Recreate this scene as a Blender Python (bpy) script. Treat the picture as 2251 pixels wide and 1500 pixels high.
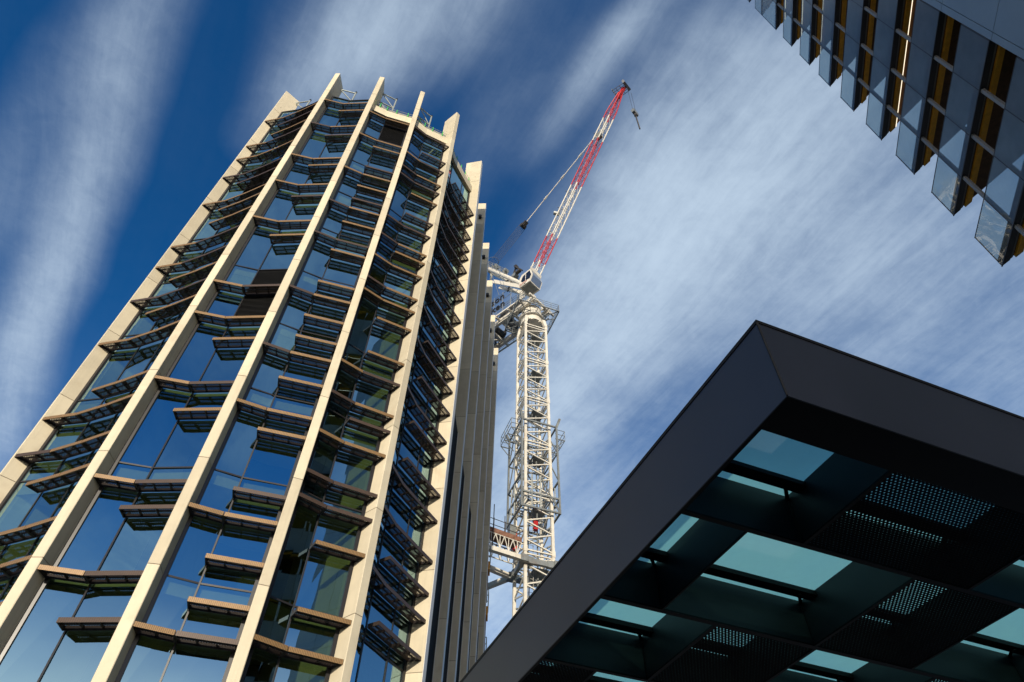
import bpy, math, random
from mathutils import Vector, Matrix
random.seed(7)
for o in list(bpy.data.objects): bpy.data.objects.remove(o)
S = bpy.context.scene
COL = S.collection
EYE = 1.6                                   # eye height: every z below is measured from the eye

# ------------------------------------------------------------------ camera
cd = bpy.data.cameras.new('camera'); cam = bpy.data.objects.new('camera', cd); COL.objects.link(cam)
cd.sensor_width = 36.0; cd.lens = 24.0; cd.clip_end = 6000; cd.clip_start = 0.05
W, H, F = 2251.0, 1500.0, 1500.7
up = Vector((1158 - W/2, -506 - H/2, F)).normalized()          # zenith seen in camera axes (x right, y down, z forward)
ay = Vector((0, 0, 1)) - up*up.z; ay.normalize(); ax = ay.cross(up)
Rm = Matrix((ax, ay, up))
cam.matrix_world = Matrix.Translation((0, 0, EYE)) @ Matrix(((Rm[0][0], -Rm[0][1], -Rm[0][2]), (Rm[1][0], -Rm[1][1], -Rm[1][2]), (Rm[2][0], -Rm[2][1], -Rm[2][2]))).to_4x4()
S.camera = cam

# ------------------------------------------------------------------ light
SUN_AZ, SUN_EL = math.radians(184.5), math.radians(15.0)
sdir = Vector((math.sin(SUN_AZ)*math.cos(SUN_EL), math.cos(SUN_AZ)*math.cos(SUN_EL), math.sin(SUN_EL)))
sl = bpy.data.lights.new('sun', 'SUN'); sl.energy = 4.7; sl.angle = math.radians(0.5); sl.color = (1.0, 0.89, 0.72)
so = bpy.data.objects.new('sun', sl); COL.objects.link(so); so.rotation_euler = sdir.to_track_quat('Z', 'Y').to_euler()
so.location = (0, -30, 40)

S.view_settings.view_transform = 'Standard'; S.view_settings.look = 'None'
S.view_settings.exposure = 0.0; S.view_settings.gamma = 1.0
S.cycles.caustics_reflective = False; S.cycles.caustics_refractive = False
S.cycles.max_bounces = 10; S.cycles.transparent_max_bounces = 24; S.cycles.use_denoising = True

# ------------------------------------------------------------------ sky with cirrus
world = bpy.data.worlds.new('World'); S.world = world; world.use_nodes = True
class NT:
    def __init__(s, nt): s.nt = nt
    def n(s, t, **kw):
        x = s.nt.nodes.new(t)
        for k, v in kw.items(): setattr(x, k, v)
        return x
    def set(s, inp, v):
        if isinstance(v, bpy.types.NodeSocket): s.nt.links.new(v, inp)
        else: inp.default_value = v
    def math(s, op, a, b=None, c=None, clamp=False):
        x = s.n('ShaderNodeMath', operation=op); x.use_clamp = clamp
        s.set(x.inputs[0], a)
        if b is not None: s.set(x.inputs[1], b)
        if c is not None: s.set(x.inputs[2], c)
        return x.outputs[0]
    def ramp(s, fac, a, b):                  # smooth 0..1 between a and b
        x = s.n('ShaderNodeMapRange', interpolation_type='SMOOTHSTEP')
        s.set(x.inputs['Value'], fac); x.inputs['From Min'].default_value = a; x.inputs['From Max'].default_value = b
        return x.outputs[0]
    def noise(s, vec, scale, detail=6, rough=0.55, dist=0.0):
        x = s.n('ShaderNodeTexNoise'); s.set(x.inputs['Vector'], vec)
        x.inputs['Scale'].default_value = scale; x.inputs['Detail'].default_value = detail
        x.inputs['Roughness'].default_value = rough; x.inputs['Distortion'].default_value = dist
        return x.outputs['Fac']
    def comb(s, x, y, z=0.0):
        c = s.n('ShaderNodeCombineXYZ'); s.set(c.inputs[0], x); s.set(c.inputs[1], y); s.set(c.inputs[2], z); return c.outputs[0]
    def mixc(s, fac, a, b, mode='MIX'):
        x = s.n('ShaderNodeMix', data_type='RGBA', blend_type=mode)
        s.set(x.inputs[0], fac); s.set(x.inputs[6], a); s.set(x.inputs[7], b); return x.outputs[2]

def build_sky():
    nt = world.node_tree; nt.nodes.clear(); N = NT(nt)
    sky = N.n('ShaderNodeTexSky', sky_type='NISHITA'); sky.sun_disc = False
    sky.sun_elevation = SUN_EL; sky.sun_rotation = SUN_AZ; sky.air_density = 1.0; sky.dust_density = 0.0; sky.ozone_density = 4.0; sky.altitude = 50
    tc = N.n('ShaderNodeTexCoord'); sep = N.n('ShaderNodeSeparateXYZ'); nt.links.new(tc.outputs['Generated'], sep.inputs[0])
    z = N.math('MAXIMUM', sep.outputs[2], 0.06)
    px = N.math('DIVIDE', sep.outputs[0], z); py = N.math('DIVIDE', sep.outputs[1], z)   # the flat cirrus layer
    def band(x0, y0, x1, y1, w, soft=1.0):   # an elongated streak of cirrus between two points of the layer
        L = math.hypot(x1-x0, y1-y0); ux, uy = (x1-x0)/L, (y1-y0)/L
        dx = N.math('SUBTRACT', px, x0); dy = N.math('SUBTRACT', py, y0)
        a = N.math('ADD', N.math('MULTIPLY', dx, ux), N.math('MULTIPLY', dy, uy))
        b = N.math('ADD', N.math('MULTIPLY', dx, -uy), N.math('MULTIPLY', dy, ux))
        wob = N.math('MULTIPLY', N.math('SUBTRACT', N.noise(N.comb(px, py, x0), 2.2, 2), 0.5), w*2.2)
        b = N.math('ADD', b, wob)
        g = N.math('POWER', 2.718, N.math('MULTIPLY', N.math('MULTIPLY', b, b), -1.0/(w*w)))
        e = N.math('MULTIPLY', N.ramp(a, -0.75*L*soft, 0.45*L), N.math('SUBTRACT', 1.0, N.ramp(a, 0.55*L, L+0.75*L*soft)))
        return N.math('MULTIPLY', g, e)
    # streaks run roughly along one wind direction of the layer
    wx, wy = -0.47, 0.88
    al = N.math('ADD', N.math('MULTIPLY', px, wx), N.math('MULTIPLY', py, wy))
    ac = N.math('ADD', N.math('MULTIPLY', px, wy), N.math('MULTIPLY', py, -wx))
    warp = N.math('MULTIPLY', N.math('SUBTRACT', N.noise(N.comb(px, py, 9.0), 2.2, 2), 0.5), 0.09)
    acw = N.math('ADD', ac, warp)
    st = N.noise(N.comb(N.math('MULTIPLY', al, 2.2), N.math('MULTIPLY', acw, 10.0), 0.3), 1.0, 6, 0.6, 0.3)
    st2 = N.noise(N.comb(N.math('MULTIPLY', al, 5.0), N.math('MULTIPLY', acw, 46.0), 4.3), 1.0, 6, 0.66, 0.4)
    puff = N.noise(N.comb(px, py, 1.7), 6.0, 9, 0.66, 0.3)
    mott = N.noise(N.comb(px, py, 6.1), 26.0, 6, 0.68, 0.4)
    fib = N.math('ADD', N.math('ADD', N.math('MULTIPLY', st, 0.30), N.math('MULTIPLY', st2, 0.20)), N.math('ADD', N.math('MULTIPLY', puff, 0.29), N.math('MULTIPLY', mott, 0.21)))
    fib = N.math('POWER', N.ramp(fib, 0.33, 0.70), 1.1)
    bands = [(BAND, k) for BAND, k in CLOUDS]
    tot = None
    for (x0, y0, x1, y1, w), k in bands:
        g = N.math('MULTIPLY', band(x0, y0, x1, y1, w), k)
        tot = g if tot is None else N.math('ADD', tot, g)
    cover = N.math('MULTIPLY', N.math('ADD', N.math('MAXIMUM', N.math('SUBTRACT', tot, 0.035), 0.0), 0.012), N.math('ADD', N.math('MULTIPLY', fib, 0.98), 0.60))
    cover = N.math('MULTIPLY', N.math('SUBTRACT', 1.0, N.math('POWER', 2.718, N.math('MULTIPLY', cover, -1.05))), 0.92)
    hz = N.math('MULTIPLY', N.math('SUBTRACT', 1.0, N.ramp(sep.outputs[2], 0.15, 0.72)), 0.30)
    cover = N.math('MINIMUM', N.math('ADD', cover, hz), 0.93)
    gain = N.mixc(1.0, sky.outputs[0], SKY_GAIN, 'MULTIPLY')
    bg = N.n('ShaderNodeBackground'); out = N.n('ShaderNodeOutputWorld')
    sh = N.math('ADD', N.math('MULTIPLY', sep.outputs[0], math.sin(SUN_AZ)), N.math('MULTIPLY', sep.outputs[1], math.cos(SUN_AZ)))
    glow = N.math('MULTIPLY', N.math('MULTIPLY', N.ramp(sh, 0.1, 0.85), N.math('SUBTRACT', 1.0, N.ramp(sep.outputs[2], 0.14, 0.47))), 0.85)
    lit = N.mixc(glow, N.mixc(cover, gain, CLOUD_COL), GLOW_COL)          # added glow low around the sun, out of view, lifting shaded fins
    nt.links.new(lit, bg.inputs[0]); bg.inputs[1].default_value = SKY_STR
    nt.links.new(bg.outputs[0], out.inputs[0])
SKY_STR = 0.10
SKY_GAIN = (0.04, 0.84, 1.34, 1)
CLOUD_COL = (6.1, 7.5, 9.0, 1)
GLOW_COL = (27.0, 23.5, 19.0, 1)
CLOUDS = [((-1.255, 1.297, -0.796, 0.667, 0.060), 0.62), ((-0.880, 0.789, -0.511, 0.273, 0.044), 0.40), ((-1.039, 0.753, -0.765, 0.436, 0.044), 0.22),
          ((-0.645, 0.377, -0.496, 0.227, 0.054), 0.14), ((-0.369, 0.411, -0.197, 0.277, 0.052), 0.34), ((-0.261, 0.328, -0.058, 0.206, 0.065), 0.62),
          ((-0.097, 0.492, 0.055, 0.283, 0.062), 0.13), ((0.050, 0.421, 0.130, 0.299, 0.025), 0.36), ((0.116, 0.318, 0.195, 0.211, 0.027), 0.42),
          ((0.213, 0.446, 0.307, 0.253, 0.061), 0.30), ((0.003, 1.296, 0.177, 0.755, 0.119), 0.70), ((0.146, 0.867, 0.320, 0.520, 0.117), 0.80),
          ((0.286, 0.615, 0.432, 0.336, 0.134), 0.76), ((0.349, 0.371, 0.448, 0.194, 0.109), 0.32), ((0.061, 0.759, 0.204, 0.484, 0.051), 0.16),
          ((0.368, 0.792, 0.546, 0.474, 0.179), 0.52), ((0.591, 0.852, 0.700, 0.501, 0.195), 0.46), ((0.816, 0.867, 0.918, 0.596, 0.199), 0.32),
          ((-0.115, 1.743, 0.054, 0.994, 0.149), 0.60), ((0.491, 0.416, 0.620, 0.246, 0.104), 0.22), ((1.058, 1.203, 1.057, 0.747, 0.187), 0.40),
          ((0.225, 1.613, 0.543, 1.003, 0.240), 0.40),
          ((-0.2, 1.9, 0.6, 1.6, 0.35), 0.7), ((-1.2, -0.2, 0.2, -0.9, 0.30), 0.45), ((0.2, -0.3, 1.2, -1.2, 0.3), 0.45), ((-1.6, -1.0, -0.6, -1.9, 0.35), 0.5)]
build_sky()

# ------------------------------------------------------------------ materials
def new_mat(name):
    m = bpy.data.materials.new(name); m.use_nodes = True; m.node_tree.nodes.clear()
    N = NT(m.node_tree); out = N.n('ShaderNodeOutputMaterial'); return m, N, out
def pbr(name, col, rough=0.6, metal=0.0, spec=0.5, var=0.0, vscale=3.0, bump=0.0, bscale=40.0, stain=None, streak=0.0):
    m, N, out = new_mat(name)
    b = N.n('ShaderNodeBsdfPrincipled'); b.inputs['Roughness'].default_value = rough; b.inputs['Metallic'].default_value = metal
    b.inputs['Specular IOR Level'].default_value = spec
    c = (*col, 1)
    if var or stain or bump or streak:
        tc = N.n('ShaderNodeTexCoord').outputs['Object']
    if var:
        f = N.noise(tc, vscale, 5, 0.6)
        c = N.mixc(N.ramp(f, 0.3, 0.7), (*[x*(1-var) for x in col], 1), (*[min(1, x*(1+var)) for x in col], 1))
    if stain:
        f = N.noise(tc, 0.9, 6, 0.65, 0.3)
        c = N.mixc(N.math('MULTIPLY', N.ramp(f, 0.54, 0.74), stain[1]), c, (*stain[0], 1))
    if streak:
        mp = N.n('ShaderNodeMapping'); N.set(mp.inputs[0], tc); mp.inputs['Scale'].default_value = (7, 7, 0.25)
        f = N.noise(mp.outputs[0], 1.0, 5, 0.6)
        c = N.mixc(N.math('MULTIPLY', N.ramp(f, 0.5, 0.75), streak), c, (*[x*0.6 for x in col], 1))
    N.set(b.inputs['Base Color'], c)
    if bump:
        bp = N.n('ShaderNodeBump'); bp.inputs['Strength'].default_value = bump; bp.inputs['Distance'].default_value = 0.02
        N.set(bp.inputs['Height'], N.noise(tc, bscale, 4)); N.nt.links.new(bp.outputs[0], b.inputs['Normal'])
    N.nt.links.new(b.outputs[0], out.inputs[0]); return m
def glass(name, tint, refl, base, rcol=(1, 1, 1), rough=0.0, wav=0.0):
    """coated architectural glass: a clear tinted pane with a mirror share that grows at grazing angles"""
    m, N, out = new_mat(name)
    tr = N.n('ShaderNodeBsdfTransparent'); tr.inputs[0].default_value = (*tint, 1)
    gl = N.n('ShaderNodeBsdfGlossy'); gl.inputs['Roughness'].default_value = rough; gl.inputs[0].default_value = (*rcol, 1)
    fr = N.n('ShaderNodeFresnel'); fr.inputs[0].default_value = 1.5
    f = N.math('ADD', N.math('MULTIPLY', fr.outputs[0], refl), base, clamp=True)
    mx = N.n('ShaderNodeMixShader'); N.set(mx.inputs[0], f)
    if wav:
        tc = N.n('ShaderNodeTexCoord').outputs['Object']
        bp = N.n('ShaderNodeBump'); bp.inputs['Strength'].default_value = wav; bp.inputs['Distance'].default_value = 0.05
        N.set(bp.inputs['Height'], N.noise(tc, 0.45, 2)); N.nt.links.new(bp.outputs[0], gl.inputs['Normal'])
    N.nt.links.new(tr.outputs[0], mx.inputs[1]); N.nt.links.new(gl.outputs[0], mx.inputs[2]); N.nt.links.new(mx.outputs[0], out.inputs[0])
    return m
def mesh_metal(name, c0, c1, rough=0.5):
    """expanded metal: a diamond weave of bright strands and dark openings"""
    m, N, out = new_mat(name)
    b = N.n('ShaderNodeBsdfPrincipled'); b.inputs['Roughness'].default_value = rough; b.inputs['Metallic'].default_value = 0.2
    tc = N.n('ShaderNodeTexCoord'); sp = N.n('ShaderNodeSeparateXYZ'); N.nt.links.new(tc.outputs['Object'], sp.inputs[0])
    h = N.math('ADD', N.math('MULTIPLY', sp.outputs[0], 52.0), N.math('MULTIPLY', sp.outputs[1], 42.0)); z = N.math('MULTIPLY', sp.outputs[2], 95.0)
    k = N.math('MULTIPLY', N.math('SINE', N.math('ADD', h, z)), N.math('SINE', N.math('SUBTRACT', h, z)))
    f = N.ramp(k, -0.15, 0.45)
    v = N.noise(tc.outputs['Object'], 5.0, 4)
    N.set(b.inputs['Base Color'], N.mixc(N.math('MULTIPLY', f, 0.95), N.mixc(v, (*c0, 1), (*[x*0.7 for x in c0], 1)), (*c1, 1)))
    N.nt.links.new(b.outputs[0], out.inputs[0]); return m
def emit(name, col, s):
    m, N, out = new_mat(name); e = N.n('ShaderNodeEmission'); e.inputs[0].default_value = (*col, 1); e.inputs[1].default_value = s
    N.nt.links.new(e.outputs[0], out.inputs[0]); return m
def perforated(name, col, pitch, r, rough=0.5, rows=(1.0, 1.0), spec=0.5):
    """sheet metal with staggered round holes laid out in the sheet's own UV (metres)"""
    m, N, out = new_mat(name)
    b = N.n('ShaderNodeBsdfPrincipled'); b.inputs['Base Color'].default_value = (*col, 1); b.inputs['Roughness'].default_value = rough; b.inputs['Specular IOR Level'].default_value = spec
    uv = N.n('ShaderNodeUVMap'); sp = N.n('ShaderNodeSeparateXYZ'); N.nt.links.new(uv.outputs[0], sp.inputs[0])
    u = N.math('DIVIDE', sp.outputs[0], pitch*rows[0]); v = N.math('DIVIDE', sp.outputs[1], pitch*rows[1])
    def cell(a, c):
        fa = N.math('SUBTRACT', N.math('FRACT', a), 0.5); fc = N.math('SUBTRACT', N.math('FRACT', c), 0.5)
        fa = N.math('MULTIPLY', fa, rows[0]); fc = N.math('MULTIPLY', fc, rows[1])
        return N.math('ADD', N.math('MULTIPLY', fa, fa), N.math('MULTIPLY', fc, fc))
    d = N.math('MINIMUM', cell(u, v), cell(N.math('ADD', u, 0.5), N.math('ADD', v, 0.5)))
    hole = N.math('LESS_THAN', d, r*r)
    tr = N.n('ShaderNodeBsdfTransparent'); mx = N.n('ShaderNodeMixShader'); N.set(mx.inputs[0], hole)
    N.nt.links.new(b.outputs[0], mx.inputs[1]); N.nt.links.new(tr.outputs[0], mx.inputs[2]); N.nt.links.new(mx.outputs[0], out.inputs[0])
    return m
M = {}
M['concrete'] = pbr('cream_concrete', (0.62, 0.55, 0.405), 0.8, 0, 0.25, 0.05, 1.6, 0.15, 60, ((0.44, 0.33, 0.21), 0.34), 0.22)
def panel_concrete():
    m = M['concrete']; N = NT(m.node_tree); b = [n for n in m.node_tree.nodes if n.type == 'BSDF_PRINCIPLED'][0]
    src = b.inputs['Base Color'].links[0].from_socket
    tc = N.n('ShaderNodeTexCoord'); sp = N.n('ShaderNodeSeparateXYZ'); N.nt.links.new(tc.outputs['Object'], sp.inputs[0])
    k = N.math('FLOOR', N.math('DIVIDE', N.math('SUBTRACT', sp.outputs[2], 2.75+EYE), 3.875))
    wn = N.n('ShaderNodeTexWhiteNoise', noise_dimensions='3D')
    N.nt.links.new(N.comb(k, N.math('FLOOR', N.math('MULTIPLY', sp.outputs[0], 0.55)), N.math('FLOOR', N.math('MULTIPLY', sp.outputs[1], 0.3))), wn.inputs[0])
    f = N.math('ADD', N.math('MULTIPLY', wn.outputs[0], 0.22), 0.86)
    x = N.n('ShaderNodeVectorMath', operation='SCALE'); N.nt.links.new(src, x.inputs[0]); N.nt.links.new(f, x.inputs['Scale'])
    N.nt.links.new(x.outputs[0], b.inputs['Base Color'])
panel_concrete()
M['joint'] = pbr('joint_sealant', (0.22, 0.17, 0.12), 0.9)
M['frame'] = pbr('black_bronze_frame', (0.018, 0.016, 0.016), 0.35, 0.0, 0.5)
M['glass'] = glass('blue_coated_glass', (0.42, 0.54, 0.32), 1.2, 0.40, (0.56, 0.88, 1.0), 0.0, 0.10)
M['blind'] = pbr('pale_blind', (0.42, 0.43, 0.38), 0.8, 0, 0.2, 0.08, 6)
M['interior'] = pbr('interior_plaster', (0.55, 0.53, 0.42), 0.9, 0, 0.2, 0.1, 0.8)
M['interior_dark'] = pbr('interior_fitout', (0.10, 0.10, 0.09), 0.9, 0, 0.2, 0.3, 0.5)
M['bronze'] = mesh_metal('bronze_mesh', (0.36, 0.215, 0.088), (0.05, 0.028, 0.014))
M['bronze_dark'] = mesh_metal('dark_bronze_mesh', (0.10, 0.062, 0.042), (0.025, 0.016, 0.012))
M['shade_rib'] = pbr('sunshade_rib', (0.045, 0.032, 0.026), 0.5, 0.2, 0.4)
M['shade_sheet'] = perforated('sunshade_perforated_sheet', (0.085, 0.058, 0.040), 0.075, 0.20)
M['louvre'] = pbr('black_louvre', (0.012, 0.012, 0.012), 0.6)
M['roofsteel'] = pbr('grey_green_steel', (0.33, 0.36, 0.33), 0.5, 0.2)
M['greenclip'] = pbr('green_clip', (0.03, 0.42, 0.05), 0.5)
M['black'] = pbr('black_fitting', (0.01, 0.01, 0.01), 0.4)
M['infill'] = pbr('dark_curtain_wall', (0.012, 0.011, 0.011), 0.8, 0, 0.08)
M['alu_lit_edge'] = pbr('aluminium_and_lit_edge', (0.66, 0.64, 0.60), 0.6, 0.0)  # infill frame metal; also paints the flank fin fronts as if lit
M['white'] = pbr('crane_white', (0.66, 0.62, 0.53), 0.45, 0, 0.5, 0.08, 2.0, 0, 40, ((0.36, 0.20, 0.09), 0.35))
M['red'] = pbr('crane_red', (0.43, 0.012, 0.012), 0.4, 0, 0.5, 0.15, 2.0)
M['galv'] = pbr('galvanised_steel', (0.21, 0.225, 0.22), 0.5, 0.3, 0.5, 0.2, 2.0, 0, 40, ((0.20, 0.12, 0.07), 0.4))
M['deckgrid'] = perforated('walkway_grating', (0.20, 0.22, 0.22), 0.16, 0.40)
M['rope'] = pbr('steel_rope', (0.05, 0.05, 0.055), 0.5, 0.3)
M['cabglass'] = pbr('cab_dark_glass', (0.01, 0.012, 0.02), 0.06, 0, 0.8)
M['cabfront'] = pbr('cab_front_glass', (0.16, 0.20, 0.27), 0.12, 0.3, 0.8)
M['darkmach'] = pbr('machinery_dark', (0.05, 0.045, 0.04), 0.6, 0.2, 0.4, 0.4, 3)
M['rust'] = pbr('rusty_plywood', (0.20, 0.10, 0.065), 0.8, 0, 0.3, 0.35, 2.5)
M['orange'] = pbr('orange_paint', (0.62, 0.27, 0.02), 0.5, 0, 0.4, 0.1, 3)
M['letter'] = pbr('black_sign_letter', (0.02, 0.02, 0.02), 0.5)
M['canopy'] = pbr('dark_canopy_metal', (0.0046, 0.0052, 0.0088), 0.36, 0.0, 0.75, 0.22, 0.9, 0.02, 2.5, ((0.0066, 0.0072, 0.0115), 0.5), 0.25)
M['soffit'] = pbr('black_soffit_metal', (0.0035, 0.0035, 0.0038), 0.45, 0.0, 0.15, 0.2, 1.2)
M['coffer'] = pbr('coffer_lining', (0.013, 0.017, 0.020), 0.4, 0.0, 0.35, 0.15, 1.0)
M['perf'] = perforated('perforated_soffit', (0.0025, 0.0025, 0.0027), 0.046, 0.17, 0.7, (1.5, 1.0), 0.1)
def milk_glass(name, tint, milk, share, refl):
    """glass with a milky share: part clear, part scattering"""
    m, N, out = new_mat(name)
    tr = N.n('ShaderNodeBsdfTransparent'); tr.inputs[0].default_value = (*tint, 1)
    tl = N.n('ShaderNodeBsdfTranslucent'); tl.inputs[0].default_value = (*milk, 1)
    df = N.n('ShaderNodeBsdfDiffuse'); df.inputs[0].default_value = (*milk, 1)
    gl = N.n('ShaderNodeBsdfGlossy'); gl.inputs['Roughness'].default_value = 0.0
    a = N.n('ShaderNodeMixShader'); a.inputs[0].default_value = 0.35; b = N.n('ShaderNodeMixShader'); c = N.n('ShaderNodeMixShader')
    tc = N.n('ShaderNodeTexCoord').outputs['Object']
    N.set(b.inputs[0], N.math('MULTIPLY', N.math('ADD', N.math('MULTIPLY', N.noise(tc, 1.3, 5, 0.6), 0.5), 0.75), share))
    fr = N.n('ShaderNodeFresnel'); fr.inputs[0].default_value = 1.5; N.set(c.inputs[0], N.math('MULTIPLY', fr.outputs[0], refl))
    L = N.nt.links.new
    L(tl.outputs[0], a.inputs[1]); L(df.outputs[0], a.inputs[2]); L(tr.outputs[0], b.inputs[1]); L(a.outputs[0], b.inputs[2]); L(b.outputs[0], c.inputs[1]); L(gl.outputs[0], c.inputs[2]); L(c.outputs[0], out.inputs[0])
    return m
M['teal'] = milk_glass('teal_roof_glass', (0.45, 0.98, 0.86), (0.42, 1.0, 0.98), 0.88, 0.25)
M['balglass'] = milk_glass('clear_balustrade_glass', (0.68, 0.82, 0.84), (0.62, 0.64, 0.60), 0.46, 1.2)  # milky share stands in for bright sky reflected in the panes
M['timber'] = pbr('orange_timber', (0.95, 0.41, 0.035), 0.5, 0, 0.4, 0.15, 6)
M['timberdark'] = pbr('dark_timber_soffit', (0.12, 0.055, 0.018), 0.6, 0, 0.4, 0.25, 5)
M['slabedge'] = pbr('charcoal_slab_edge', (0.055, 0.052, 0.05), 0.5, 0.1)
M['trim'] = pbr('grey_trim', (0.22, 0.22, 0.215), 0.5, 0.2)
M['cladding'] = pbr('blue_grey_cladding', (0.25, 0.31, 0.35), 0.35, 0.35, 0.5, 0.06, 0.4)
M['claddingback'] = pbr('cladding_gap', (0.02, 0.02, 0.025), 0.8)
M['led'] = emit('led_strip', (1.0, 0.86, 0.62), 1.6)
M['paving'] = pbr('grey_paving', (0.16, 0.155, 0.15), 0.85, 0, 0.3, 0.25, 0.25, 0.2, 30)
M['block'] = pbr('brown_brick_wall', (0.22, 0.17, 0.13), 0.85, 0, 0.3, 0.2, 1.5)
M['roof'] = pbr('grey_roof', (0.25, 0.25, 0.25), 0.9)

# ------------------------------------------------------------------ mesh helpers
V = Vector
class MB:
    def __init__(s): s.v = []; s.f = []; s.mi = []; s.uv = {}; s.cur = 0
    def face(s, pts, uv=None):
        i = len(s.v); s.v += [tuple(p) for p in pts]; s.f.append(tuple(range(i, i+len(pts)))); s.mi.append(s.cur)
        if uv: s.uv[len(s.f)-1] = uv
    def prism(s, poly, z0, z1):             # plan polygon extruded
        a = sum(poly[i][0]*poly[(i+1) % len(poly)][1]-poly[(i+1) % len(poly)][0]*poly[i][1] for i in range(len(poly)))
        if a < 0: poly = poly[::-1]
        n = len(poly); i = len(s.v)
        s.v += [(p[0], p[1], z0) for p in poly]+[(p[0], p[1], z1) for p in poly]
        s.f.append(tuple(range(i+n-1, i-1, -1))); s.f.append(tuple(range(i+n, i+2*n)))
        for k in range(n):
            j = (k+1) % n; s.f.append((i+k, i+j, i+n+j, i+n+k))
        s.mi += [s.cur]*(n+2)
    def hexa(s, a, b):                      # two quads joined into a closed box
        i = len(s.v); s.v += [tuple(p) for p in a]+[tuple(p) for p in b]
        s.f += [(i+3, i+2, i+1, i), (i+4, i+5, i+6, i+7)]+[(i+k, i+(k+1) % 4, i+4+(k+1) % 4, i+4+k) for k in range(4)]
        s.mi += [s.cur]*6
    def bar(s, p, q, w, h=None, upv=(0, 0, 1)):   # rectangular bar between two points
        h = h or w; p = V(p); q = V(q); d = (q-p).normalized(); u = V(upv)
        if abs(d.dot(u)) > 0.98: u = V((0, 1, 0))
        x = d.cross(u).normalized(); y = x.cross(d).normalized(); x *= w/2; y *= h/2
        s.hexa([p-x-y, p+x-y, p+x+y, p-x+y], [q-x-y, q+x-y, q+x+y, q-x+y])
    def tube(s, p, q, r, n=6, r2=None):
        p = V(p); q = V(q); r2 = r if r2 is None else r2; d = (q-p).normalized(); u = V((0, 0, 1)) if abs(d.z) < 0.95 else V((1, 0, 0))
        x = d.cross(u).normalized(); y = d.cross(x).normalized(); i = len(s.v)
        for c, rr in ((p, r), (q, r2)):
            s.v += [tuple(c+x*(rr*math.cos(2*math.pi*k/n))+y*(rr*math.sin(2*math.pi*k/n))) for k in range(n)]
        s.f.append(tuple(range(i, i+n))); s.f.append(tuple(range(i+2*n-1, i+n-1, -1)))
        s.f += [(i+k, i+n+k, i+n+(k+1) % n, i+(k+1) % n) for k in range(n)]; s.mi += [s.cur]*(n+2)
    def box(s, c, sx, sy, sz, ang=0.0):     # axis box turned about z
        ca, sa = math.cos(ang), math.sin(ang); P = []
        for dx, dy in ((-1, -1), (1, -1), (1, 1), (-1, 1)):
            x, y = dx*sx/2, dy*sy/2; P.append((c[0]+x*ca-y*sa, c[1]+x*sa+y*ca))
        s.prism(P, c[2]-sz/2, c[2]+sz/2)
    def build(s, name, mats, parent=None, origin=None, smooth=False):
        if not isinstance(mats, (list, tuple)): mats = [mats]
        base = parent.get('_w') if parent is not None else None
        o0 = V(base) if base is not None else V(origin or (0, 0, 0))
        me = bpy.data.meshes.new(name); off = V((0, 0, EYE))-o0
        me.from_pydata([tuple(V(p)+off) for p in s.v], [], s.f)
        for m in mats: me.materials.append(m)
        me.polygons.foreach_set('material_index', s.mi)
        if s.uv:
            ul = me.uv_layers.new(name='UVMap')
            for fi, uvs in s.uv.items():
                for k, li in enumerate(me.polygons[fi].loop_indices): ul.data[li].uv = uvs[k]
        if smooth:
            for p in me.polygons: p.use_smooth = True
        me.validate(); me.update()
        ob = bpy.data.objects.new(name, me); COL.objects.link(ob)
        ob['_w'] = tuple(o0)
        if parent is not None: ob.parent = parent
        else: ob.location = o0
        return ob
def thing(name, label, cat, at, group=None):
    e = bpy.data.objects.new(name, None); COL.objects.link(e); w = (at[0], at[1], at[2]+EYE); e.location = w; e['_w'] = w
    e.empty_display_size = 0.5; e['label'] = label; e['category'] = cat
    if group: e['group'] = group
    return e
def tag(o, label, cat, group=None):
    o['label'] = label; o['category'] = cat
    if group: o['group'] = group
def lerp(a, b, t): return V(a)+(V(b)-V(a))*t
GZ = -EYE

# ------------------------------------------------------------------ ground
g = MB(); g.face([(-900, -900, GZ), (900, -900, GZ), (900, 900, GZ), (-900, 900, GZ)]); g = g.build('ground', M['paving']); g['kind'] = 'structure'

# ------------------------------------------------------------------ the lower block across the street, behind the viewer
opp = thing('street_block', 'long plain office block across the street with rows of dark windows', 'building', (0, -30, GZ))
m = MB(); m.prism([(-70, -40), (60, -40), (60, -24), (-70, -24)], GZ, 7.4); m.prism([(-70.3, -24.3), (60.3, -24.3), (60.3, -23.8), (-70.3, -23.8)], 7.4, 7.7); m.build('wall', M['block'], opp)
for k in range(2):
    for j in range(0, 26):
        x = -68+j*4.9; z = 0.2+k*3.5
        m = MB(); m.prism([(x, -24.02), (x+3.2, -24.02), (x+3.2, -23.93), (x, -23.93)], z, z+2.0); m.build('window', M['cabglass'], opp)

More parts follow.
